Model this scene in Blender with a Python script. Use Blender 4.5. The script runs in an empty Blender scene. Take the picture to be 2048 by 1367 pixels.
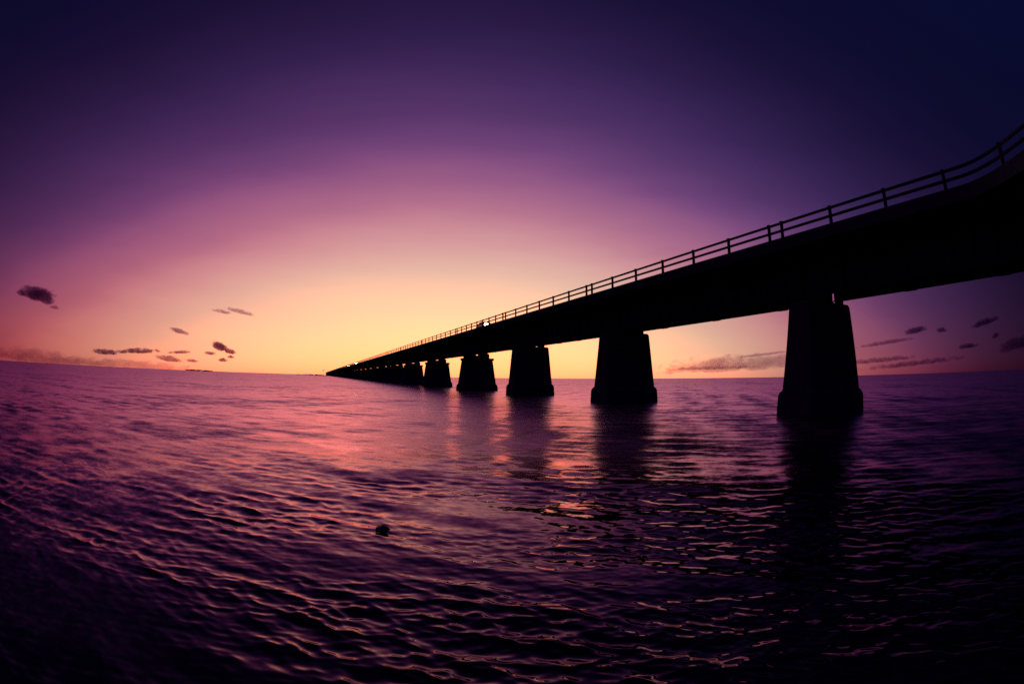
import bpy, bmesh, math, random
import numpy as np
from mathutils import Vector, Matrix

S = bpy.context.scene
COL = S.collection
random.seed(7)
RNG = np.random.default_rng(11)

# ------------------------------------------------------------------ camera
CAM_H = 2.3
cam = bpy.data.cameras.new('camera')
cam.type = 'PANO'
cam.panorama_type = 'FISHEYE_EQUISOLID'      # the photograph was taken with a full-frame fisheye
cam.sensor_fit = 'HORIZONTAL'
cam.sensor_width = 36.0
cam.sensor_height = 36.0 * 683 / 1024
cam.fisheye_lens = 1082.7 / 2048 * 36.0
cam.fisheye_fov = math.radians(180)
cam.clip_start = 0.1
cam.clip_end = 120000
camo = bpy.data.objects.new('camera', cam)
COL.objects.link(camo)
PITCH, ROLL = 0.06678, 0.00881
F = Vector((0, math.cos(PITCH), math.sin(PITCH)))
U0 = Vector((0, -math.sin(PITCH), math.cos(PITCH)))
R0 = Vector((1, 0, 0))
X = R0 * math.cos(ROLL) + U0 * math.sin(ROLL)
Y = U0 * math.cos(ROLL) - R0 * math.sin(ROLL)
M = Matrix((X, Y, -F)).transposed().to_4x4()
M.translation = Vector((0, 0, CAM_H))
camo.matrix_world = M
S.camera = camo

# ------------------------------------------------------------------ view, sky
S.view_settings.view_transform = 'Standard'
S.view_settings.look = 'None'
S.view_settings.exposure = 0
S.view_settings.gamma = 1
S.view_settings.use_curve_mapping = False
S.cycles.volume_bounces = 1
S.cycles.sample_clamp_indirect = 3.0
S.cycles.max_bounces = 8
S.cycles.use_denoising = False

def lin(c):
    out = []
    for v in c:
        v /= 255.0
        out.append(v / 12.92 if v <= 0.04045 else ((v + 0.055) / 1.055) ** 2.4)
    return out

GLOW_AZ = -0.125          # where the sun went down, radians from +Y towards +X

class NT:
    """small helper to write node maths"""
    def __init__(self, tree):
        self.t = tree; self.n = tree.nodes; self.l = tree.links
    def node(self, kind, **kw):
        nd = self.n.new(kind)
        for k, v in kw.items():
            setattr(nd, k, v)
        return nd
    def put(self, sock, v):
        if isinstance(v, bpy.types.NodeSocket):
            self.l.new(v, sock)
        else:
            sock.default_value = v
    def math(self, op, a, b=None, c=None, clamp=False):
        nd = self.node('ShaderNodeMath', operation=op, use_clamp=clamp)
        self.put(nd.inputs[0], a)
        if b is not None: self.put(nd.inputs[1], b)
        if c is not None: self.put(nd.inputs[2], c)
        return nd.outputs[0]
    def vmath(self, op, a, b=None, out=0):
        nd = self.node('ShaderNodeVectorMath', operation=op)
        self.put(nd.inputs[0], a)
        if b is not None: self.put(nd.inputs[1], b)
        return nd.outputs[out]
    def noise(self, vec, scale, detail=3, rough=0.5, out='Fac'):
        nd = self.node('ShaderNodeTexNoise')
        self.put(nd.inputs['Vector'], vec)
        nd.inputs['Scale'].default_value = scale
        nd.inputs['Detail'].default_value = detail
        nd.inputs['Roughness'].default_value = rough
        return nd.outputs[out]
    def ramp(self, fac, stops, interp='LINEAR'):
        nd = self.node('ShaderNodeValToRGB')
        cr = nd.color_ramp
        cr.interpolation = interp
        while len(cr.elements) < len(stops):
            cr.elements.new(0.5)
        for e, (p, c) in zip(cr.elements, sorted(stops)):
            e.position = p
            e.color = (*c, 1) if len(c) == 3 else c
        self.put(nd.inputs['Fac'], fac)
        return nd.outputs['Color']

world = bpy.data.worlds.new('World')
S.world = world
world.use_nodes = True
world.node_tree.nodes.clear()
w = NT(world.node_tree)
geo = w.node('ShaderNodeTexCoord')
d = w.vmath('NORMALIZE', geo.outputs['Generated'])
sep = w.node('ShaderNodeSeparateXYZ'); w.l.new(d, sep.inputs[0])
el = w.math('ARCSINE', w.math('MAXIMUM', sep.outputs['Z'], 0.0))
hx = w.math('MULTIPLY', sep.outputs['X'], math.sin(GLOW_AZ))
hy = w.math('MULTIPLY', sep.outputs['Y'], math.cos(GLOW_AZ))
hlen = w.math('SQRT', w.math('ADD', w.math('MULTIPLY', sep.outputs['X'], sep.outputs['X']),
                             w.math('ADD', w.math('MULTIPLY', sep.outputs['Y'], sep.outputs['Y']), 1e-6)))
cosd = w.math('DIVIDE', w.math('ADD', hx, hy), hlen)
daz2 = w.math('MULTIPLY', w.math('SUBTRACT', 1.0, cosd), 2.0)          # about (azimuth from the glow) squared
# faint uneven haze bands
hz = w.noise(w.vmath('MULTIPLY', d, (1.6, 1.6, 9.0)), 1.3, 4, 0.55)
eff = w.math('ADD', w.math('ADD', el, w.math('MULTIPLY', daz2, w.math('MULTIPLY_ADD', sep.outputs['X'], 0.06, 0.46))), w.math('MULTIPLY', w.math('SUBTRACT', hz, 0.5), 0.05))
eff = w.math('MAXIMUM', w.math('MULTIPLY', eff, 1.03), 0.0)
RAMP = [(0.00, (255, 226, 132)), (0.055, (255, 233, 154)), (0.106, (252, 226, 167)), (0.162, (242, 206, 170)),
        (0.217, (229, 180, 166)), (0.282, (203, 139, 151)), (0.328, (178, 111, 140)), (0.402, (139, 83, 131)),
        (0.448, (111, 67, 119)), (0.512, (83, 51, 103)), (0.605, (55, 35, 83)), (0.697, (39, 24, 64)),
        (0.80, (24, 15, 51)), (0.95, (12, 10, 43)), (1.2, (9, 9, 40)), (2.4, (10, 12, 54))]
colr = w.ramp(w.math('DIVIDE', eff, 2.5), [(p / 2.5, lin(c)) for p, c in RAMP], 'B_SPLINE')
# the glow itself is brighter than the film could hold: its red runs past white
mr = w.node('ShaderNodeMapRange', interpolation_type='SMOOTHSTEP')
w.put(mr.inputs['Value'], eff); mr.inputs['From Min'].default_value = 0.215; mr.inputs['From Max'].default_value = 0.03
mr.inputs['To Min'].default_value = 1.0; mr.inputs['To Max'].default_value = 2.4
# reddening of the low sky, stronger away from the glow
low = w.math('MULTIPLY', w.math('EXPONENT', w.math('DIVIDE', el, -0.15)), w.math('MULTIPLY', w.math('MINIMUM', w.math('DIVIDE', daz2, 0.72), 2.0), w.math('MULTIPLY_ADD', sep.outputs['X'], -0.12, 1.0)))
hor = w.math('MULTIPLY', w.math('EXPONENT', w.math('DIVIDE', el, -0.020)), w.math('MULTIPLY_ADD', w.math('MINIMUM', daz2, 0.9), 1.1, 0.75))
def trans(kl, kh):
    t = w.math('ADD', w.math('MULTIPLY', low, -kl), w.math('MULTIPLY', hor, -kh))
    return w.math('EXPONENT', t)
comb = w.node('ShaderNodeCombineXYZ')
w.put(comb.inputs[0], w.math('MULTIPLY', trans(0.35, 0.18), mr.outputs[0])); w.put(comb.inputs[1], trans(1.0, 0.42)); w.put(comb.inputs[2], trans(1.35, 0.25))
skyc = w.vmath('MULTIPLY', colr, comb.outputs[0])
# the side towards the bridge is a colder violet, the open-sea side warmer
side = w.node('ShaderNodeCombineXYZ')
w.put(side.inputs[0], w.math('MULTIPLY_ADD', sep.outputs['X'], -0.06, 1.0))
w.put(side.inputs[1], w.math('MULTIPLY_ADD', sep.outputs['X'], 0.13, 1.0))
w.put(side.inputs[2], w.math('MULTIPLY_ADD', sep.outputs['X'], 0.12, 1.0))
skyc = w.vmath('MULTIPLY', skyc, side.outputs[0])
skyc = w.vmath('ADD', skyc, (0.0003, 0.0005, 0.0022))
bg = w.node('ShaderNodeBackground')
w.l.new(skyc, bg.inputs['Color'])
bg.inputs['Strength'].default_value = 1.0
wo = w.node('ShaderNodeOutputWorld')
w.l.new(bg.outputs[0], wo.inputs['Surface'])

# ------------------------------------------------------------------ materials
def principled(name, base, rough=0.7, metal=0.0, noise_scale=None, spread=0.25, bump=0.0):
    m = bpy.data.materials.new(name); m.use_nodes = True
    n = NT(m.node_tree)
    b = m.node_tree.nodes['Principled BSDF']
    b.inputs['Roughness'].default_value = rough
    b.inputs['Metallic'].default_value = metal
    if rough > 0.85: b.inputs['Specular IOR Level'].default_value = 0.0
    b.inputs['Base Color'].default_value = (*base, 1)
    if noise_scale:
        tc = n.node('ShaderNodeTexCoord')
        f = n.noise(tc.outputs['Object'], noise_scale, 6, 0.6)
        lo = [c * (1 - spread) for c in base]; hi = [c * (1 + spread) for c in base]
        n.l.new(n.ramp(f, [(0.3, lo), (0.7, hi)]), b.inputs['Base Color'])
        if bump:
            bp = n.node('ShaderNodeBump')
            bp.inputs['Strength'].default_value = bump
            bp.inputs['Distance'].default_value = 0.05
            n.l.new(n.noise(tc.outputs['Object'], noise_scale * 6, 5, 0.6), bp.inputs['Height'])
            n.l.new(bp.outputs[0], b.inputs['Normal'])
    return m

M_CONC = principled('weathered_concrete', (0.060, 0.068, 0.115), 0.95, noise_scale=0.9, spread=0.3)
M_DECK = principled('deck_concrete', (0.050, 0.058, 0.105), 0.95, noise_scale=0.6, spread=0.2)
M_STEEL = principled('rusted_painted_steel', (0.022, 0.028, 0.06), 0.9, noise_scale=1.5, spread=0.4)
M_RAIL = principled('painted_rail', (0.045, 0.05, 0.075), 0.9, noise_scale=3, spread=0.3)
M_ROAD = principled('asphalt', (0.05, 0.05, 0.05), 0.9, noise_scale=5, spread=0.3)
M_PAINT = principled('dark_car_paint', (0.03, 0.035, 0.05), 0.3, noise_scale=4, spread=0.1)
M_GLASS = principled('car_glass', (0.02, 0.02, 0.025), 0.08)
M_RUBBER = principled('tyre_rubber', (0.02, 0.02, 0.02), 0.8, noise_scale=8)
M_CHROME = principled('chrome', (0.6, 0.6, 0.6), 0.25, 1.0)
M_SAND = principled('coral_sand', (0.3, 0.27, 0.2), 0.95, noise_scale=0.3)
M_LEAF = principled('mangrove_leaf', (0.05, 0.07, 0.03), 0.8, noise_scale=0.4, spread=0.4)
M_BARK = principled('palm_bark', (0.16, 0.13, 0.10), 0.9, noise_scale=3)
M_ROCK = principled('wet_rock', (0.035, 0.03, 0.03), 0.6, noise_scale=9, spread=0.4, bump=0.5)

def emission(name, col, s):
    m = bpy.data.materials.new(name); m.use_nodes = True
    t = m.node_tree; t.nodes.clear()
    e = t.nodes.new('ShaderNodeEmission'); o = t.nodes.new('ShaderNodeOutputMaterial')
    e.inputs[0].default_value = (*col, 1); e.inputs[1].default_value = s
    t.links.new(e.outputs[0], o.inputs['Surface'])
    return m
M_LAMP = emission('headlight_glow', (1.0, 0.86, 0.60), 25)
M_LAMP_FAR = emission('headlight_beam', (1.0, 0.88, 0.62), 110)

# ------------------------------------------------------------------ helpers
def mesh_obj(name, bm, mat, parent=None, smooth=False, loc=None):
    me = bpy.data.meshes.new(name)
    bmesh.ops.recalc_face_normals(bm, faces=bm.faces)
    bm.to_mesh(me); bm.free()
    if smooth:
        me.polygons.foreach_set('use_smooth', [True] * len(me.polygons))
    me.materials.append(mat)
    return link(name, me, parent, loc)

def link(name, me, parent=None, loc=None):
    o = bpy.data.objects.new(name, me)
    COL.objects.link(o)
    if parent: o.parent = parent
    if loc: o.location = loc
    return o

def tag(o, label=None, cat=None, group=None, kind=None):
    if label: o['label'] = label
    if cat: o['category'] = cat
    if group: o['group'] = group
    if kind: o['kind'] = kind
    return o

def empty(name, loc, rz=0):
    o = bpy.data.objects.new(name, None)
    COL.objects.link(o); o.location = loc; o.rotation_euler = (0, 0, rz)
    o.empty_display_size = 0.5
    return o

def copy_tree(o, parent=None):
    c = o.copy(); COL.objects.link(c)
    c.parent = parent
    for ch in [x for x in bpy.data.objects if x.parent == o]:
        copy_tree(ch, c)
    return c

def box(bm, x0, x1, y0, y1, z0, z1):
    v = [bm.verts.new(p) for p in ((x0, y0, z0), (x1, y0, z0), (x1, y1, z0), (x0, y1, z0),
                                   (x0, y0, z1), (x1, y0, z1), (x1, y1, z1), (x0, y1, z1))]
    for f in ((0, 3, 2, 1), (4, 5, 6, 7), (0, 1, 5, 4), (1, 2, 6, 5), (2, 3, 7, 6), (3, 0, 4, 7)):
        bm.faces.new([v[i] for i in f])

def loft(bm, rings, cap=True):
    """rings: list of lists of points, same length"""
    vs = [[bm.verts.new(p) for p in r] for r in rings]
    n = len(vs[0])
    for a, b in zip(vs, vs[1:]):
        for i in range(n):
            bm.faces.new((a[i], a[(i + 1) % n], b[(i + 1) % n], b[i]))
    if cap:
        bm.faces.new(vs[0][::-1]); bm.faces.new(vs[-1])

def tube(bm, pts, r, n=6):
    rings = []
    pts = [Vector(p) for p in pts]
    for i, p in enumerate(pts):
        t = (pts[min(i + 1, len(pts) - 1)] - pts[max(i - 1, 0)]).normalized()
        a = t.cross(Vector((0, 0, 1)))
        if a.length < 1e-3: a = Vector((1, 0, 0))
        a.normalize(); b = a.cross(t)
        rr = r[i] if isinstance(r, (list, tuple)) else r
        rings.append([p + (a * math.cos(k * 2 * math.pi / n) + b * math.sin(k * 2 * math.pi / n)) * rr for k in range(n)])
    loft(bm, rings)

# ------------------------------------------------------------------ water
def build_water():
    h = CAM_H
    r = [0.0, 0.5, 1.0, 1.5]
    x = 2.0
    while x < 260:
        r.append(x)
        x += min(0.42 if x < 90 else 0.75, max(0.0145, x * x / h / 541 * 0.8))
    x = r[-1]
    while x < 70000:
        x *= 1.22
        r.append(x)
    r = np.array(r)
    dens = np.radians(np.linspace(-76, 76, 1150))
    rest = np.radians(np.linspace(76, 284, 130))[1:-1]
    a = np.concatenate([dens, rest])
    nr, na = len(r), len(a)
    RR, AA = np.meshgrid(r, a, indexing='ij')
    px = (RR * np.sin(AA)).astype(np.float64); py = RR * np.cos(AA)
    dr = np.gradient(r)
    da = np.gradient(a); da[da > 0.1] = 0.02
    spac = np.maximum(dr[:, None], (RR * np.abs(da)[None, :]) * 0.6)
    dx = np.zeros_like(px); dy = np.zeros_like(px); dz = np.zeros_like(px)
    lost = np.zeros_like(px)
    N = 130
    lam = np.exp(np.linspace(math.log(0.10), math.log(6.0), N))
    MEAN = math.radians(200)                     # the chop runs towards the camera, crests across az 20 degrees
    tot = 0
    # cat's paws: patches where the small ripples are stronger or nearly calm
    patch = np.zeros_like(px)
    for q in range(9):
        th = RNG.uniform(0, math.pi); kk = 2 * math.pi / RNG.uniform(2.2, 9.0)
        patch += np.sin(kk * (px * math.sin(th) + py * math.cos(th)) + RNG.uniform(0, 6.28))
    patch = np.clip(1.0 + 0.27 * patch, 0.25, 1.9)
    for i, L in enumerate(lam):
        k = 2 * math.pi / L
        sig = 17 + 17 * (1 - i / N)
        th = MEAN + math.radians(RNG.normal(0, sig))
        # slope share per component: peak near 1.6 m
        # slope share per component: nearly flat over the chop, easing off into the swell
        sl = (1.0 if L < 0.36 else math.exp(-((math.log(L / 0.36)) / 1.05) ** 2)) * min(1.0, (L / 0.16) ** 0.6) + 0.24 * math.exp(-(math.log(L / 2.6) / 0.45) ** 2)
        amp = sl / k * 0.0195
        tot += (amp * k) ** 2 / 2
        ph = RNG.uniform(0, 2 * math.pi)
        ux, uy = math.sin(th), math.cos(th)
        wgt = np.clip((L / spac - 2.2) / 2.5, 0, 1)
        wgt = wgt * np.clip((255 - RR) / 110, 0, 1)
        # slow groupiness so that crests come and go
        g = 1 + 0.45 * np.sin((px * uy - py * ux) * k * 0.11 + ph * 3) * np.sin((px * ux + py * uy) * k * 0.07 + ph * 5)
        arg = k * (px * ux + py * uy) + ph
        A = amp * wgt * g
        if L < 0.7: A = A * patch
        s, c = np.sin(arg), np.cos(arg)
        dz += A * c
        dx -= A * s * ux * 1.1; dy -= A * s * uy * 1.1
        lost += (1 - wgt ** 2) * (amp * k) ** 2 / 2
    print('WATER slope rms', math.sqrt(tot), nr, na)
    lost = np.sqrt(lost / tot)
    co = np.stack([px + dx, py + dy, dz], -1).astype(np.float32).reshape(-1, 3)
    idx = np.arange(nr * na).reshape(nr, na)
    i0 = idx[:-1]; i1 = idx[1:]
    q = np.stack([i0, np.roll(i0, -1, 1), np.roll(i1, -1, 1), i1], -1).reshape(-1, 4)
    me = bpy.data.meshes.new('water')
    me.vertices.add(len(co)); me.vertices.foreach_set('co', co.ravel())
    me.loops.add(q.size); me.loops.foreach_set('vertex_index', q.astype(np.int32).ravel())
    me.polygons.add(len(q))
    me.polygons.foreach_set('loop_start', np.arange(0, q.size, 4, dtype=np.int32))
    me.polygons.foreach_set('loop_total', np.full(len(q), 4, dtype=np.int32))
    me.polygons.foreach_set('use_smooth', np.ones(len(q), dtype=bool))
    at = me.attributes.new('unresolved', 'FLOAT', 'POINT')
    at.data.foreach_set('value', lost.astype(np.float32).ravel())
    me.update(calc_edges=True)
    m = bpy.data.materials.new('sea_water'); m.use_nodes = True
    n = NT(m.node_tree)
    m.node_tree.nodes.clear()
    body = n.node('ShaderNodeBsdfDiffuse'); body.inputs['Color'].default_value = (0.003, 0.004, 0.014, 1)
    refl = n.node('ShaderNodeBsdfGlossy'); refl.inputs['Color'].default_value = (1.0, 0.61, 0.90, 1)
    fres = n.node('ShaderNodeFresnel'); fres.inputs['IOR'].default_value = 1.34
    mix = n.node('ShaderNodeMixShader'); wout = n.node('ShaderNodeOutputMaterial')
    n.l.new(fres.outputs[0], mix.inputs[0]); n.l.new(body.outputs[0], mix.inputs[1]); n.l.new(refl.outputs[0], mix.inputs[2])
    n.l.new(mix.outputs[0], wout.inputs['Surface'])
    tc = n.node('ShaderNodeTexCoord')
    att = n.node('ShaderNodeAttribute'); att.attribute_name = 'unresolved'
    un = att.outputs['Fac']
    mp = n.node('ShaderNodeMapping'); mp.inputs['Rotation'].default_value = (0, 0, math.radians(20))
    n.l.new(tc.outputs['Object'], mp.inputs['Vector'])
    st = n.vmath('MULTIPLY', mp.outputs[0], (0.55, 1.0, 1.0))
    def slope(vec, scale, detail, amp):
        c = n.noise(vec, scale, detail, 0.55, 'Color')
        v = n.vmath('SUBTRACT', c, (0.5, 0.5, 0.5))
        sc = n.node('ShaderNodeVectorMath', operation='SCALE')
        n.l.new(v, sc.inputs[0]); n.put(sc.inputs['Scale'], amp)
        return sc.outputs[0]
    gust = n.ramp(n.noise(st, 0.045, 3, 0.6), [(0.33, (0.45,) * 3), (0.68, (1.35,) * 3)])
    a_f = slope(st, 11.0, 5, n.math('MULTIPLY', 0.21, gust))
    a_m = slope(st, 1.3, 5, n.math('MULTIPLY', n.math('MULTIPLY', un, 0.46), gust))
    far = n.vmath('MULTIPLY', mp.outputs[0], (0.3, 1.0, 1.0))
    a_l = slope(far, 0.22, 3, n.math('MULTIPLY', un, 0.28))
    # wind streaks: long narrow lanes where the surface leans more one way, along the wind
    lane = n.noise(n.vmath('MULTIPLY', mp.outputs[0], (0.42, 0.055, 1.0)), 1.0, 6, 0.68)
    lane2 = n.noise(n.vmath('MULTIPLY', mp.outputs[0], (0.05, 0.006, 1.0)), 1.0, 4, 0.6)
    ln = n.math('ADD', n.math('SUBTRACT', lane, 0.5), n.math('SUBTRACT', lane2, 0.5))
    wd = n.node('ShaderNodeVectorMath', operation='SCALE')
    wd.inputs[0].default_value = (math.sin(math.radians(20)), math.cos(math.radians(20)), 0)
    n.put(wd.inputs['Scale'], n.math('MULTIPLY', n.math('MULTIPLY', un, 0.42), ln))
    a_l = n.vmath('ADD', a_l, wd.outputs[0])
    sm = n.vmath('ADD', n.vmath('ADD', a_f, a_m), a_l)
    sm = n.vmath('MULTIPLY', sm, (1, 1, 0))
    g = n.node('ShaderNodeNewGeometry')
    nn = n.vmath('NORMALIZE', n.vmath('ADD', g.outputs['Normal'], sm))
    n.l.new(nn, fres.inputs['Normal']); n.l.new(nn, refl.inputs['Normal'])
    n.put(refl.inputs['Roughness'], n.math('ADD', n.math('MULTIPLY', n.math('POWER', un, 4.0), 0.24), 0.035))
    me.materials.append(m)
    o = link('water', me)
    tag(o, 'dark purple choppy sea reflecting the sunset', None, None, 'structure')
build_water()

# ------------------------------------------------------------------ bridge
YAW = -0.358
U = Vector((math.sin(YAW), math.cos(YAW), 0)); NV = Vector((math.cos(YAW), -math.sin(YAW), 0))
DC = 28.7
ROOT = NV * DC
bridge = empty('bridge', ROOT, math.atan2(U.y, U.x))
tag(bridge, 'long dark road bridge on concrete piers running out over the sea', 'bridge')
# local axes: x = s along the bridge, y = DC - d (plus = towards the camera), z = above water
def z_edge(s): return 10.23 + 0.65 * math.exp(-max(s, -5) / 25.0)
def z_gird(s): return 6.74 + 0.63 * math.exp(-max(s, -5) / 40.0)
def d_edge(s):
    t = min(1, max(0, (8.3 - s) / 9.0)); t = t * t * (3 - 2 * t)
    return 24.75 - 4.0 * t
def ly(dd): return DC - dd

PIERS = [(-27.8, 0), (-3.4, 0), (20.96, 0), (45.1, 0), (69.4, 0)] + [(94.9 + 33.4 * k, 1) for k in range(58)]
S_END = PIERS[-1][0] + 30

def rect_ring(hx, hy, z, ch=0.0):
    if ch <= 0:
        return [(-hx, -hy, z), (hx, -hy, z), (hx, hy, z), (-hx, hy, z)]
    return [(-hx + ch, -hy, z), (hx - ch, -hy, z), (hx, -hy + ch, z), (hx, hy - ch, z),
            (hx - ch, hy, z), (-hx + ch, hy, z), (-hx, hy - ch, z), (-hx, -hy + ch, z)]

def pier_shaft_plain(zt):
    bm = bmesh.new()
    c = 0.10
    loft(bm, [rect_ring(1.31, 2.79, 1.25, c), rect_ring(0.86, 2.43, zt - 0.16, c), rect_ring(0.80, 2.30, zt, c)])
    return bm
def pier_foot(hx, hy, hx2, hy2, z1):
    bm = bmesh.new(); c = 0.16
    loft(bm, [rect_ring(hx + 0.12, hy + 0.12, -1.6, c), rect_ring(hx, hy, z1 - 0.28, c),
              rect_ring(hx - 0.08, hy - 0.08, z1 - 0.08, c), rect_ring(hx2, hy2, z1 + 0.12, c)])
    return bm
def pier_shaft_coped():
    bm = bmesh.new(); c = 0.12
    loft(bm, [rect_ring(1.64, 3.22, 0.9, c), rect_ring(1.22, 2.66, 5.42, c)])
    return bm
me_cache = {}
def cached(key, name, fn, mat):
    if key not in me_cache:
        bm = fn(); me = bpy.data.meshes.new(name)
        bmesh.ops.recalc_face_normals(bm, faces=bm.faces)
        bm.to_mesh(me); bm.free(); me.materials.append(mat)
        me_cache[key] = me
    return me_cache[key]

def boxfn(*a):
    def f():
        bm = bmesh.new(); box(bm, *a); return bm
    return f
GY = (1.65, -1.60)                      # girder lines, near and far
for s, kind in PIERS:
    zg = z_gird(s)
    if kind == 0:
        zt = zg - 0.22
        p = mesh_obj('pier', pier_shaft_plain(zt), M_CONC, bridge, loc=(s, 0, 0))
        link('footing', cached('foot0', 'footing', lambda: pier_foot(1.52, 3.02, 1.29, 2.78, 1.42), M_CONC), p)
        for y in GY:
            for e in (-0.48, 0.48):
                bm = bmesh.new(); box(bm, e - 0.2, e + 0.2, y - 0.25, y + 0.25, zt, zg)
                mesh_obj('bearing', bm, M_STEEL, p)
    else:
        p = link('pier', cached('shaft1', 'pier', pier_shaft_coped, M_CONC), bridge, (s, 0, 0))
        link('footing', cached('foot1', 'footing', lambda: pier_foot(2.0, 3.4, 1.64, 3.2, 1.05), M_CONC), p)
        link('coping', cached('cope', 'coping', boxfn(-1.35, 1.35, -2.8, 2.8, 5.42, 5.85), M_CONC), p)
        link('bearing_seat', cached('seat', 'bearing_seat', boxfn(-1.15, 1.15, -2.0, 2.3, 5.85, 6.34), M_CONC), p)
        for y in GY:
            bm = bmesh.new(); box(bm, -1.1, 1.1, y - 0.75 if y < 0 else y - 1.12, y + 0.72 if y > 0 else y + 1.05, 6.34, zg - 0.12)
            if y < 0: bm.clear(); box(bm, -1.1, 1.1, -1.98, -0.47, 6.34, zg - 0.12)
            mesh_obj('pedestal', bm, M_CONC, p)
            for e in (-0.48, 0.48):
                bm = bmesh.new(); box(bm, e - 0.2, e + 0.2, y - 0.25, y + 0.25, zg - 0.12, zg)
                mesh_obj('bearing', bm, M_STEEL, p)

def girder_bm(s0, s1, y):
    """riveted plate girder: web, flanges, stiffeners, splice plates; follows the slight grade"""
    bm = bmesh.new()
    L = s1 - s0
    zb = lambda x: z_gird(s0 + x)
    zt = lambda x: z_edge(s0 + x) - 0.80
    n = 10
    def strip(ya, yb, fa, fb):
        loft(bm, [[(L * i / n, ya, fa(L * i / n)), (L * i / n, yb, fa(L * i / n)), (L * i / n, yb, fb(L * i / n)), (L * i / n, ya, fb(L * i / n))] for i in range(n + 1)])
    strip(y - 0.02, y + 0.02, zb, zt)
    strip(y - 0.23, y + 0.23, lambda x: zb(x) + 0.001, lambda x: zb(x) + 0.06)
    strip(y - 0.23, y + 0.23, lambda x: zt(x) - 0.06, lambda x: zt(x) - 0.001)
    k = int(L // 1.5)
    for i in range(k + 1):
        x = min(max(0.08, L * i / k), L - 0.08)
        for sg in (-1, 1):
            ya, yb = sorted((y + sg * 0.021, y + sg * 0.17))
            box(bm, x - 0.03, x + 0.03, ya, yb, zb(x) + 0.061, zt(x) - 0.062)
    for fr in (0.22, 0.5, 0.78):
        x = L * fr + random.uniform(-1, 1)
        box(bm, x - 0.45, x + 0.45, y - 0.16, y + 0.16, zb(x) - 0.045, zb(x) - 0.002)
    return bm
def diaphragm_bm():
    bm = bmesh.new()
    box(bm, -0.04, 0.04, GY[1] + 0.18, GY[0] - 0.18, -2.3, -0.86)
    return bm
def bracket_bm(sg):
    """a cantilever bracket carrying the deck overhang"""
    bm = bmesh.new()
    y = GY[0] + 0.24 if sg > 0 else GY[1] - 0.24
    end = 3.7 * sg
    loft(bm, [[(x, y, -0.82), (x, end, -0.82), (x, end, -1.0), (x, y, -2.0)] for x in (-0.06, 0.06)])
    return bm
def deck_bm(s0, s1, step):
    bm = bmesh.new(); rings = []
    n = max(1, int(round((s1 - s0) / step)))
    for i in range(n + 1):
        s = s0 + (s1 - s0) * i / n
        yn = ly(d_edge(s)); yf = ly(32.65); z = z_edge(s)
        rings.append([(s - s0, yn, z), (s - s0, yn - 0.35, z), (s - s0, yn - 0.35, z - 0.22), (s - s0, yf + 0.35, z - 0.22),
                      (s - s0, yf + 0.35, z), (s - s0, yf, z), (s - s0, yf, z - 0.72), (s - s0, yf + 0.3, z - 0.72), (s - s0, yf + 0.3, z - 0.45),
                      (s - s0, yn - 0.3, z - 0.45), (s - s0, yn - 0.3, z - 0.72), (s - s0, yn, z - 0.72)])
    loft(bm, rings)
    return bm
def haunch_bm(s0, s1, y):
    """slab haunch between a girder and the deck"""
    bm = bmesh.new(); L = s1 - s0; n = 8
    loft(bm, [[(L * i / n, y - 0.3, z_edge(s0 + L * i / n) - 0.80), (L * i / n, y + 0.3, z_edge(s0 + L * i / n) - 0.80),
               (L * i / n, y + 0.3, z_edge(s0 + L * i / n) - 0.452), (L * i / n, y - 0.3, z_edge(s0 + L * i / n) - 0.452)] for i in range(n + 1)])
    return bm
def rail_bm(s0, s1, dz, step):
    bm = bmesh.new(); rings = []
    n = max(1, int(round((s1 - s0) / step)))
    for i in range(n + 1):
        s = s0 + (s1 - s0) * i / n
        y = ly(d_edge(s)) - 0.17; z = z_edge(s) + dz
        rings.append([(s - s0, y - 0.06, z - 0.072), (s - s0, y + 0.06, z - 0.072), (s - s0, y + 0.072, z + 0.035), (s - s0, y + 0.03, z + 0.072),
                      (s - s0, y - 0.03, z + 0.072), (s - s0, y - 0.072, z + 0.035)])
    loft(bm, rings)
    return bm

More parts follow.
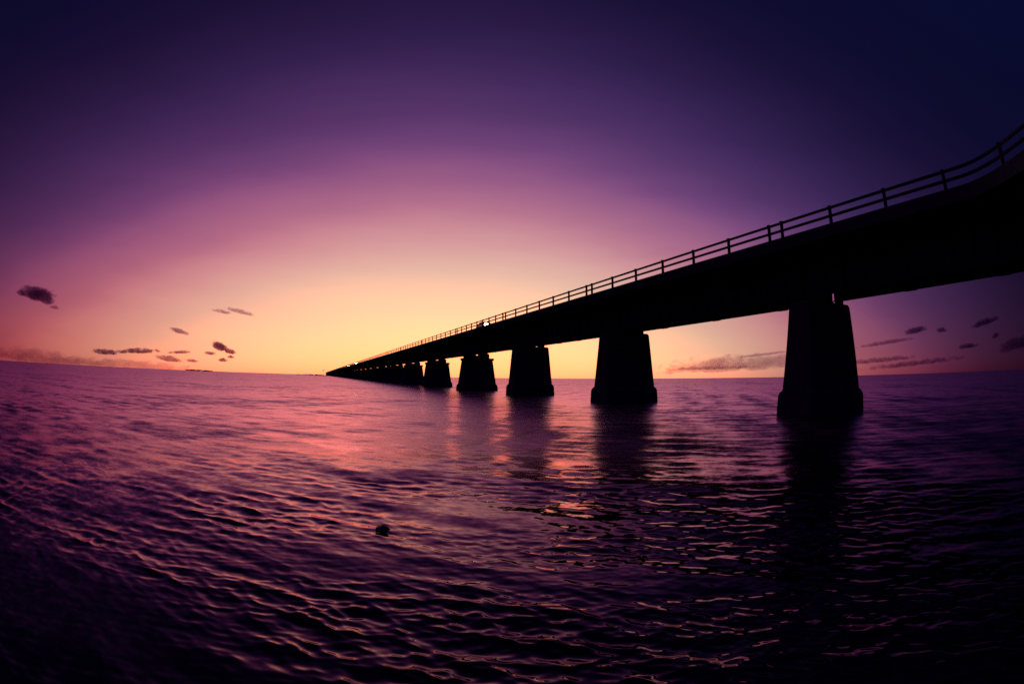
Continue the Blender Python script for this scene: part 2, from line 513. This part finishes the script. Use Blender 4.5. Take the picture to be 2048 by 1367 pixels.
joints = [p[0] + (0.34 if p[1] == 0 else 0.8) for p in PIERS]
joints = joints + [S_END]
FAR_S = 300                           # beyond here the grade is level and spans share their meshes
span_cache = {}
posts = []
for i in range(len(joints) - 1):
    s0, s1 = joints[i], joints[i + 1]
    p0 = PIERS[i][0]; p1 = PIERS[i + 1][0] if i + 1 < len(PIERS) else S_END
    g0, g1 = p0 + 0.13, p1 - 0.13
    far = s0 > FAR_S
    step = 0.6 if s0 < 12 else 6
    key = round(s1 - s0, 2) if far else i
    if key not in span_cache:
        ms = {}
        def mk(nm, bm, mat):
            me = bpy.data.meshes.new(nm)
            bmesh.ops.recalc_face_normals(bm, faces=bm.faces); bm.to_mesh(me); bm.free()
            me.materials.append(mat); ms.setdefault(nm, []).append(me)
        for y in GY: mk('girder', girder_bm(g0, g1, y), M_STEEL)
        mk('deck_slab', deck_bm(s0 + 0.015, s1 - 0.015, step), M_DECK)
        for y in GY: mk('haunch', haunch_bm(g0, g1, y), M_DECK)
        mk('rail', rail_bm(s0 + 0.01, s1 - 0.01, 0.94, step), M_RAIL)
        mk('rail', rail_bm(s0 + 0.01, s1 - 0.01, 0.47, step), M_RAIL)
        span_cache[key] = ms
    for nm, mlist in span_cache[key].items():
        x0 = {'girder': g0, 'haunch': g0}.get(nm, s0 + 0.015)
        for me in mlist:
            link(nm, me, bridge, (x0, 0, 0))
    nb = 6 if i < 4 else 8
    a, b = s0 + 0.55, s1 - 0.55
    for k in range(nb + 1):
        posts.append(a + (b - a) * k / nb)
    if s0 < 235:
        kk = 6 if i < 4 else 8
        for k in range(kk):
            x = a + (b - a) * (k + 0.5) / kk
            for sg in (1, -1):
                link('cantilever_bracket', cached(('bracket', sg), 'cantilever_bracket', lambda: bracket_bm(sg), M_STEEL), bridge, (x, 0, z_edge(x)))
            link('diaphragm', cached('diaphragm', 'diaphragm', diaphragm_bm, M_STEEL), bridge, (x, 0, z_edge(x)))

def post_geom(bm, x=0, y=0, z=0):
    box(bm, x - 0.075, x + 0.075, y - 0.0735, y + 0.0735, z, z + 1.005)
    box(bm, x - 0.095, x + 0.095, y - 0.095, y + 0.095, z + 1.0055, z + 1.05)
def one_post():
    bm = bmesh.new(); post_geom(bm); return bm
me_post = cached('post', 'railing_post', one_post, M_RAIL)
near_posts = [s for s in posts if s > -12][:290]
rest = [s for s in posts if s > -12][290:]
for s in near_posts:
    o = link('railing_post', me_post, bridge, (s, ly(d_edge(s)) - 0.17, z_edge(s)))
    if s < 10:
        o.rotation_euler = (0, 0, math.atan2(-(d_edge(s + .2) - d_edge(s - .2)), .4))
bm = bmesh.new()
for s in rest: post_geom(bm, s, ly(d_edge(s)) - 0.17, z_edge(s))
tag(mesh_obj('railing_post', bm, M_RAIL, bridge), kind='stuff')
def road_bm():
    bm = bmesh.new(); rings = []
    ss = list(np.arange(-30, 12, 1.0)) + list(np.arange(12, 140, 8.0)) + list(np.arange(140, S_END, 60))
    for s in ss:
        z = z_edge(s) - 0.20
        rings.append([(s, ly(d_edge(s)) - 0.36, z - 0.016), (s, ly(32.65) + 0.36, z - 0.016), (s, ly(32.65) + 0.36, z), (s, ly(d_edge(s)) - 0.36, z)])
    loft(bm, rings); return bm
mesh_obj('road_surface', road_bm(), M_ROAD, bridge)

# ------------------------------------------------------------------ cars on the bridge
def bridge_point(s, dd, z):
    p = U * s + NV * dd
    return (p.x, p.y, z)
def car_body():
    bm = bmesh.new()
    # side profile, x forward
    prof = [(-2.35, .45), (-2.38, .72), (-2.2, .9), (-1.35, .95), (1.1, .98), (2.15, .88), (2.34, .74), (2.34, .42), (1.9, .27), (-1.9, .27)]
    rings = []
    for y, k, dz in ((-.92, .96, .0), (-.90, 1, .02), (.90, 1, .02), (.92, .96, .0)):
        rings.append([(x * k, y, z + (dz if z > .6 else 0)) for x, z in prof])
    loft(bm, rings)
    return bm
def car_cabin():
    bm = bmesh.new()
    def ring(x0, x1, hy, z): return [(x0, -hy, z), (x1, -hy, z), (x1, hy, z), (x0, hy, z)]
    loft(bm, [ring(-1.75, 0.95, .82, .985), ring(-1.2, 0.32, .66, 1.38)])
    return bm
def car_roof():
    bm = bmesh.new()
    def ring(x0, x1, hy, z): return [(x0, -hy, z), (x1, -hy, z), (x1, hy, z), (x0, hy, z)]
    loft(bm, [ring(-1.24, 0.36, .68, 1.382), ring(-1.2, 0.32, .66, 1.43), ring(-1.0, 0.1, .5, 1.46)])
    return bm
def disc_x(x0, x1, r, y, z, n=14):
    bm = bmesh.new()
    loft(bm, [[(x, y + r * math.cos(2 * math.pi * k / n), z + r * math.sin(2 * math.pi * k / n)) for k in range(n)] for x in (x0, x1)])
    return bm
def wheel(x, y, r=.33, w_=.19, n=16):
    bm = bmesh.new()
    loft(bm, [[(x + rr * math.cos(2 * math.pi * k / n), yy, r + rr * math.sin(2 * math.pi * k / n)) for k in range(n)]
              for yy, rr in ((y - w_ / 2, r * .85), (y - w_ / 2 + .03, r), (y + w_ / 2 - .03, r), (y + w_ / 2, r * .85))])
    return bm
def make_car(lamp_r, lamp_mat):
    c = empty('car', (0, 0, 0))
    mesh_obj('body', car_body(), M_PAINT, c)
    mesh_obj('window_band', car_cabin(), M_GLASS, c)
    mesh_obj('roof', car_roof(), M_PAINT, c)
    bm = bmesh.new(); box(bm, 2.341, 2.47, -.9, .9, .40, .52)
    mesh_obj('bumper', bm, M_CHROME, c)
    for y in (-.60, .60):
        mesh_obj('headlight', disc_x(2.30, 2.40, lamp_r, y, .74), lamp_mat, c)
    for x in (-1.4, 1.4):
        for y in (-.78, .78):
            mesh_obj('wheel', wheel(x, y), M_RUBBER, c)
    return c
RZ = math.atan2(-U.y, -U.x)
car1 = make_car(0.30, M_LAMP)
def put_car(c, s, dd, label):
    c.location = bridge_point(s, dd, z_edge(s) - 0.2)
    c.rotation_euler = (0, 0, RZ)
    tag(c, label, 'car', 'cars driving along the bridge')
put_car(car1, 84.5, 26.9, 'dark car with bright headlights closest on the bridge, behind the railing')
car2 = make_car(0.45, M_LAMP_FAR)
put_car(car2, 384, 26.9, 'distant car with glaring headlights, brighter of the two near the bridge end')
car3 = copy_tree(car2)
put_car(car3, 487, 26.9, 'farthest car on the bridge, a dimmer headlight glare nearest the horizon')

# ------------------------------------------------------------------ islands, palm, rock
def polar(az_deg, rng, z=0):
    a = math.radians(az_deg)
    return Vector((rng * math.sin(a), rng * math.cos(a), z))
def island(az, rng, length, width, hz, label):
    bm = bmesh.new()
    n = 28; rings = []
    for k, (f, z) in enumerate(((1.04, -1.5), (1.0, 0.1), (0.85, hz * .6), (0.4, hz))):
        rings.append([(length / 2 * f * math.cos(t) * (1 + .08 * math.sin(3 * t + 1)), width / 2 * f * math.sin(t) * (1 + .1 * math.sin(4 * t)), z)
                      for t in [2 * math.pi * i / n for i in range(n)]])
    loft(bm, rings)
    o = mesh_obj('island', bm, M_SAND, None, loc=polar(az, rng))
    o.rotation_euler = (0, 0, -math.radians(az))
    return tag(o, label, None, None, 'structure')
def wood(az, rng, length, width, z0, hmax, count, label):
    bm = bmesh.new()
    for i in range(count):
        t = random.uniform(-1, 1); y = random.uniform(-.4, .4) * width * math.sqrt(1 - t * t * .9)
        env = (1 - abs(t) ** 2.5)
        hh = hmax * (0.35 + 0.65 * env) * random.uniform(.65, 1.0)
        rr = random.uniform(.5, .9) * hmax
        mtx = Matrix.Translation((t * length / 2, y, z0 + hh - rr * .5)) @ Matrix.Diagonal((rr * 1.2, rr, rr * .6, 1))
        r = bmesh.ops.create_icosphere(bm, subdivisions=2, radius=1, matrix=mtx)
        for v in r['verts']:
            v.co += Vector((random.uniform(-1, 1), random.uniform(-1, 1), random.uniform(-1, 1))) * rr * .13
        tube(bm, [(t * length / 2, y, z0 - .3), (t * length / 2, y, z0 + hh - rr * .5)], .3, 5)
    o = mesh_obj('mangrove_wood', bm, M_LEAF, None, loc=polar(az, rng))
    o.rotation_euler = (0, 0, -math.radians(az))
    return tag(o, label, None, None, 'stuff')
island(-33.62, 4000, 235, 90, 1.6, 'low dark island on the horizon under the small clouds')
wood(-33.62, 4000, 215, 70, 1.2, 8.5, 70, 'low dark band of trees on the far island')
island(-21.4, 2500, 140, 60, 1.0, 'thin strip of land on the horizon beside the bridge end')
wood(-21.4, 2500, 125, 40, 0.8, 3.6, 45, 'thin low band of trees on the strip of land beside the bridge end')
island(-20.02, 1330, 70, 30, 1.0, 'small islet at the far end of the bridge')

def palm(loc):
    p = empty('palm_tree', loc)
    bm = bmesh.new()
    pts = [(0.9 * (t ** 2), 0, 13.2 * t) for t in [i / 8 for i in range(9)]]
    tube(bm, pts, [.30 - .016 * i for i in range(9)], 8)
    mesh_obj('trunk', bm, M_BARK, p)
    bm = bmesh.new()
    for k in range(26):
        az = k * 2.399; up = random.uniform(-.1, .9); L = random.uniform(2.8, 3.8)
        prev = None
        for j in range(9):
            t = j / 8
            c = Vector((.9 + L * t * math.cos(az), L * t * math.sin(az), 13.15 + L * (up * t - (.55 + .3 * up) * t * t)))
            wdt = .55 * math.sin(math.pi * min(1, t * .9 + .08))
            sd = Vector((-math.sin(az), math.cos(az), 0))
            a, m_, b = [bm.verts.new(q) for q in (c - sd * wdt - Vector((0, 0, .25 * wdt)), c, c + sd * wdt - Vector((0, 0, .25 * wdt)))]
            if prev:
                bm.faces.new((prev[0], a, m_, prev[1])); bm.faces.new((prev[1], m_, b, prev[2]))
            prev = (a, m_, b)
    mesh_obj('crown', bm, M_LEAF, p)
    return tag(p, 'lone palm tree standing by the far end of the bridge', 'palm tree')
palm(polar(-20.05, 1310, 0.7))

bm = bmesh.new()
bmesh.ops.create_icosphere(bm, subdivisions=3, radius=1)
for v in bm.verts:
    n_ = 0.18 * math.sin(v.co.x * 4 + 1) * math.cos(v.co.y * 5) + 0.12 * math.sin(v.co.z * 7 + v.co.x * 3) + random.uniform(-.05, .05)
    v.co *= 1 + n_
    v.co = Vector((v.co.x * .115, v.co.y * .08, v.co.z * .06))
rock = mesh_obj('rock', bm, M_ROCK, None, smooth=False, loc=(-1.91, 7.72, -0.012))
tag(rock, 'small dark rock breaking the water surface in the foreground waves', 'rock')

# ------------------------------------------------------------------ clouds
def cloud_mat(dens, asp, seed, frag):
    """vapour that thins out towards a ragged edge; object space is the unit sphere"""
    m = bpy.data.materials.new('cloud_vapour'); m.use_nodes = True
    m.node_tree.nodes.clear()
    n = NT(m.node_tree)
    tc = n.node('ShaderNodeTexCoord')
    p = tc.outputs['Object']
    sx = n.node('ShaderNodeSeparateXYZ'); n.l.new(p, sx.inputs[0])
    zz = n.math('MAXIMUM', sx.outputs['Z'], n.math('MULTIPLY', sx.outputs['Z'], -1.9))      # flatter below
    r2 = n.math('ADD', n.math('MULTIPLY', zz, zz), n.math('ADD', n.math('MULTIPLY', sx.outputs['X'], sx.outputs['X']), n.math('MULTIPLY', sx.outputs['Y'], sx.outputs['Y'])))
    q = n.vmath('ADD', n.vmath('MULTIPLY', p, (asp, 1.0, 1.0)), (seed * 3.7, seed * 1.9, seed * 5.3))
    nz = n.noise(q, 1.25, 4, 0.6)
    v = n.math('SUBTRACT', n.math('SUBTRACT', 1.0, r2), n.math('MULTIPLY', n.math('SUBTRACT', nz, 0.32), frag))
    v = n.math('MULTIPLY', n.math('MULTIPLY', v, 5.0), 1.0, clamp=True)
    de = n.math('MULTIPLY', v, dens)
    ab = n.node('ShaderNodeVolumeAbsorption'); ab.inputs['Color'].default_value = (0.44, 0.24, 0.58, 1)
    sc = n.node('ShaderNodeVolumeScatter'); sc.inputs['Color'].default_value = (0.45, 0.35, 0.90, 1)
    n.put(ab.inputs['Density'], de); n.put(sc.inputs['Density'], n.math('MULTIPLY', de, 0.22))
    ad = n.node('ShaderNodeAddShader'); n.l.new(ab.outputs[0], ad.inputs[0]); n.l.new(sc.outputs[0], ad.inputs[1])
    o = n.node('ShaderNodeOutputMaterial')
    n.l.new(ad.outputs[0], o.inputs['Volume'])
    return m
bm = bmesh.new(); bmesh.ops.create_icosphere(bm, subdivisions=4, radius=1)
ME_BALL = bpy.data.meshes.new('cloud'); bm.to_mesh(ME_BALL); bm.free()
def cloud(az, el, wd, ht, tilt, tau, label, seed, lumps=3, rng=9000.0):
    """wd, ht: apparent size in degrees"""
    k = math.radians(1) * rng
    Lh, Hh = wd * k / 2 * 1.25, ht * k / 2 * 1.45
    dep = max(Hh * 1.3, Lh * .3)
    me = ME_BALL.copy()
    me.materials.append(cloud_mat(1.25 * tau / (dep * 0.8), min(9.0, 1.0 + 0.55 * (Lh / Hh - 1)), seed, 2.1 if lumps < 4 else 2.4))
    o = link('cloud', me)
    o.scale = (Lh, dep, Hh)
    o.location = polar(az, rng * math.cos(math.radians(el)), CAM_H + rng * math.sin(math.radians(el)))
    # x along the apparent horizontal (to the right), tilted about the view direction
    o.rotation_euler = (Matrix.Rotation(-math.radians(az), 3, 'Z') @ Matrix.Rotation(math.radians(-tilt), 3, 'Y')).to_euler()
    return tag(o, label, 'cloud', 'small clouds over the sunset horizon')
G = 18.9
CL = [
    # az, el, width px, height px, tilt deg (plus = right end up), optical depth, label, seed, lumps
    (-52.4, 6.35, 84, 34, -9, 1.7, 'big dark puffy cloud, highest at the left over the open sea', 1, 2),
    (-54.4, 6.35, 22, 11, -10, 0.8, 'small shred of cloud just left of the big dark puff', 2, 1),
    (-50.3, 5.35, 22, 9, -8, 0.5, 'faint shred of cloud just below right of the big dark puff', 3, 1),
    (-31.2, 6.05, 44, 9, -8, 0.5, 'faint wispy streak of cloud, the left one of the pair high above the far island', 4, 2),
    (-29.3, 6.15, 62, 11, -10, 0.55, 'faint wispy streak of cloud, the right one of the pair high above the far island', 5, 3),
    (-35.95, 3.85, 44, 11, -11, 0.8, 'thin slanted cloud alone halfway between the wisps and the low bank', 6, 2),
    (-31.35, 2.45, 38, 20, -16, 1.6, 'dark lumpy cloud at the head of the group right of the low bank', 7, 2),
    (-30.2, 2.02, 28, 12, -8, 1.4, 'dark cloud touching the lumpy one on its right side', 8, 1),
    (-32.4, 1.78, 24, 8, -4, 1.1, 'small flat cloud below left of the lumpy dark one', 9, 1),
    (-31.0, 1.15, 22, 9, -4, 1.2, 'small flat cloud lowest in the group near the bridge end', 10, 1),
    (-30.1, 1.5, 16, 7, -5, 1.1, 'tiny round cloud under the right side of the group', 12, 1),
    (-44.1, 1.35, 56, 13, -2, 1.3, 'long flat dark cloud at the left end of the low row', 13, 2),
    (-40.4, 1.62, 100, 12, 3, 1.3, 'longest flat dark cloud in the middle of the low row', 14, 4),
    (-35.7, 1.75, 50, 8, 3, 0.9, 'thin flat cloud at the right end of the low row', 15, 2),
    (-37.0, 1.0, 60, 14, -6, 0.9, 'purple mound of cloud under the low row, close to the horizon', 16, 2),
    (-34.4, 0.95, 30, 8, -4, 0.8, 'small purple cloud beside the mound close to the horizon', 17, 1),
    (-51.5, 0.36, 270, 28, -2, 0.42, 'broad purple cloud bank lying along the horizon at the far left', 18, 5),
    (-42.0, 0.22, 330, 20, -1, 0.34, 'long low purple cloud bank along the horizon left of the far island', 19, 5),
    (44.0, 4.2, 56, 15, 8, 1.2, 'dark oval cloud right of the big pier, the larger of two side by side', 20, 1),
    (46.9, 4.1, 24, 11, 2, 0.9, 'small round cloud beside the dark oval cloud right of the big pier', 21, 1),
    (52.1, 4.6, 66, 15, 12, 1.1, 'dark tapered cloud under the bridge at the right edge of the sky', 22, 2),
    (53.2, 3.25, 22, 10, 18, 1.0, 'tiny slanted cloud below the tapered one', 23, 1),
    (49.9, 2.4, 46, 11, 4, 1.1, 'flat dark cloud low between the pier and the right edge', 24, 2),
    (55.8, 2.3, 90, 26, 14, 1.0, 'broad dark cloud low at the right edge of the sky', 25, 3),
    (40.6, 3.15, 130, 9, 6, 0.6, 'thin long streak of cloud beside the big pier, upper one', 26, 3),
    (39.5, 1.4, 180, 12, 3, 0.6, 'thin long streak of cloud beside the big pier, lower one', 27, 4),
    (43.5, 0.95, 230, 13, 4, 0.6, 'faint long streak just above the horizon right of the big pier', 28, 4),
    (24.0, 1.25, 350, 40, 3, 0.55, 'wide pink streak of cloud between the two big piers', 29, 5),
    (27.0, 2.35, 120, 6, 5, 0.4, 'thin streak of cloud above the wide pink one between the big piers', 30, 3),
    (21.0, 1.0, 200, 9, 1, 0.4, 'faint streak of cloud low between the two big piers', 31, 4),
]
for az, el_, wp, hp, tl, tau, lb, sd, lm_ in CL:
    cloud(az, el_, wp / G, hp / G, tl, tau, lb, sd, lm_, 9000.0 if el_ > 1.3 else 13000.0)
print('SCENE built', len(bpy.data.objects))
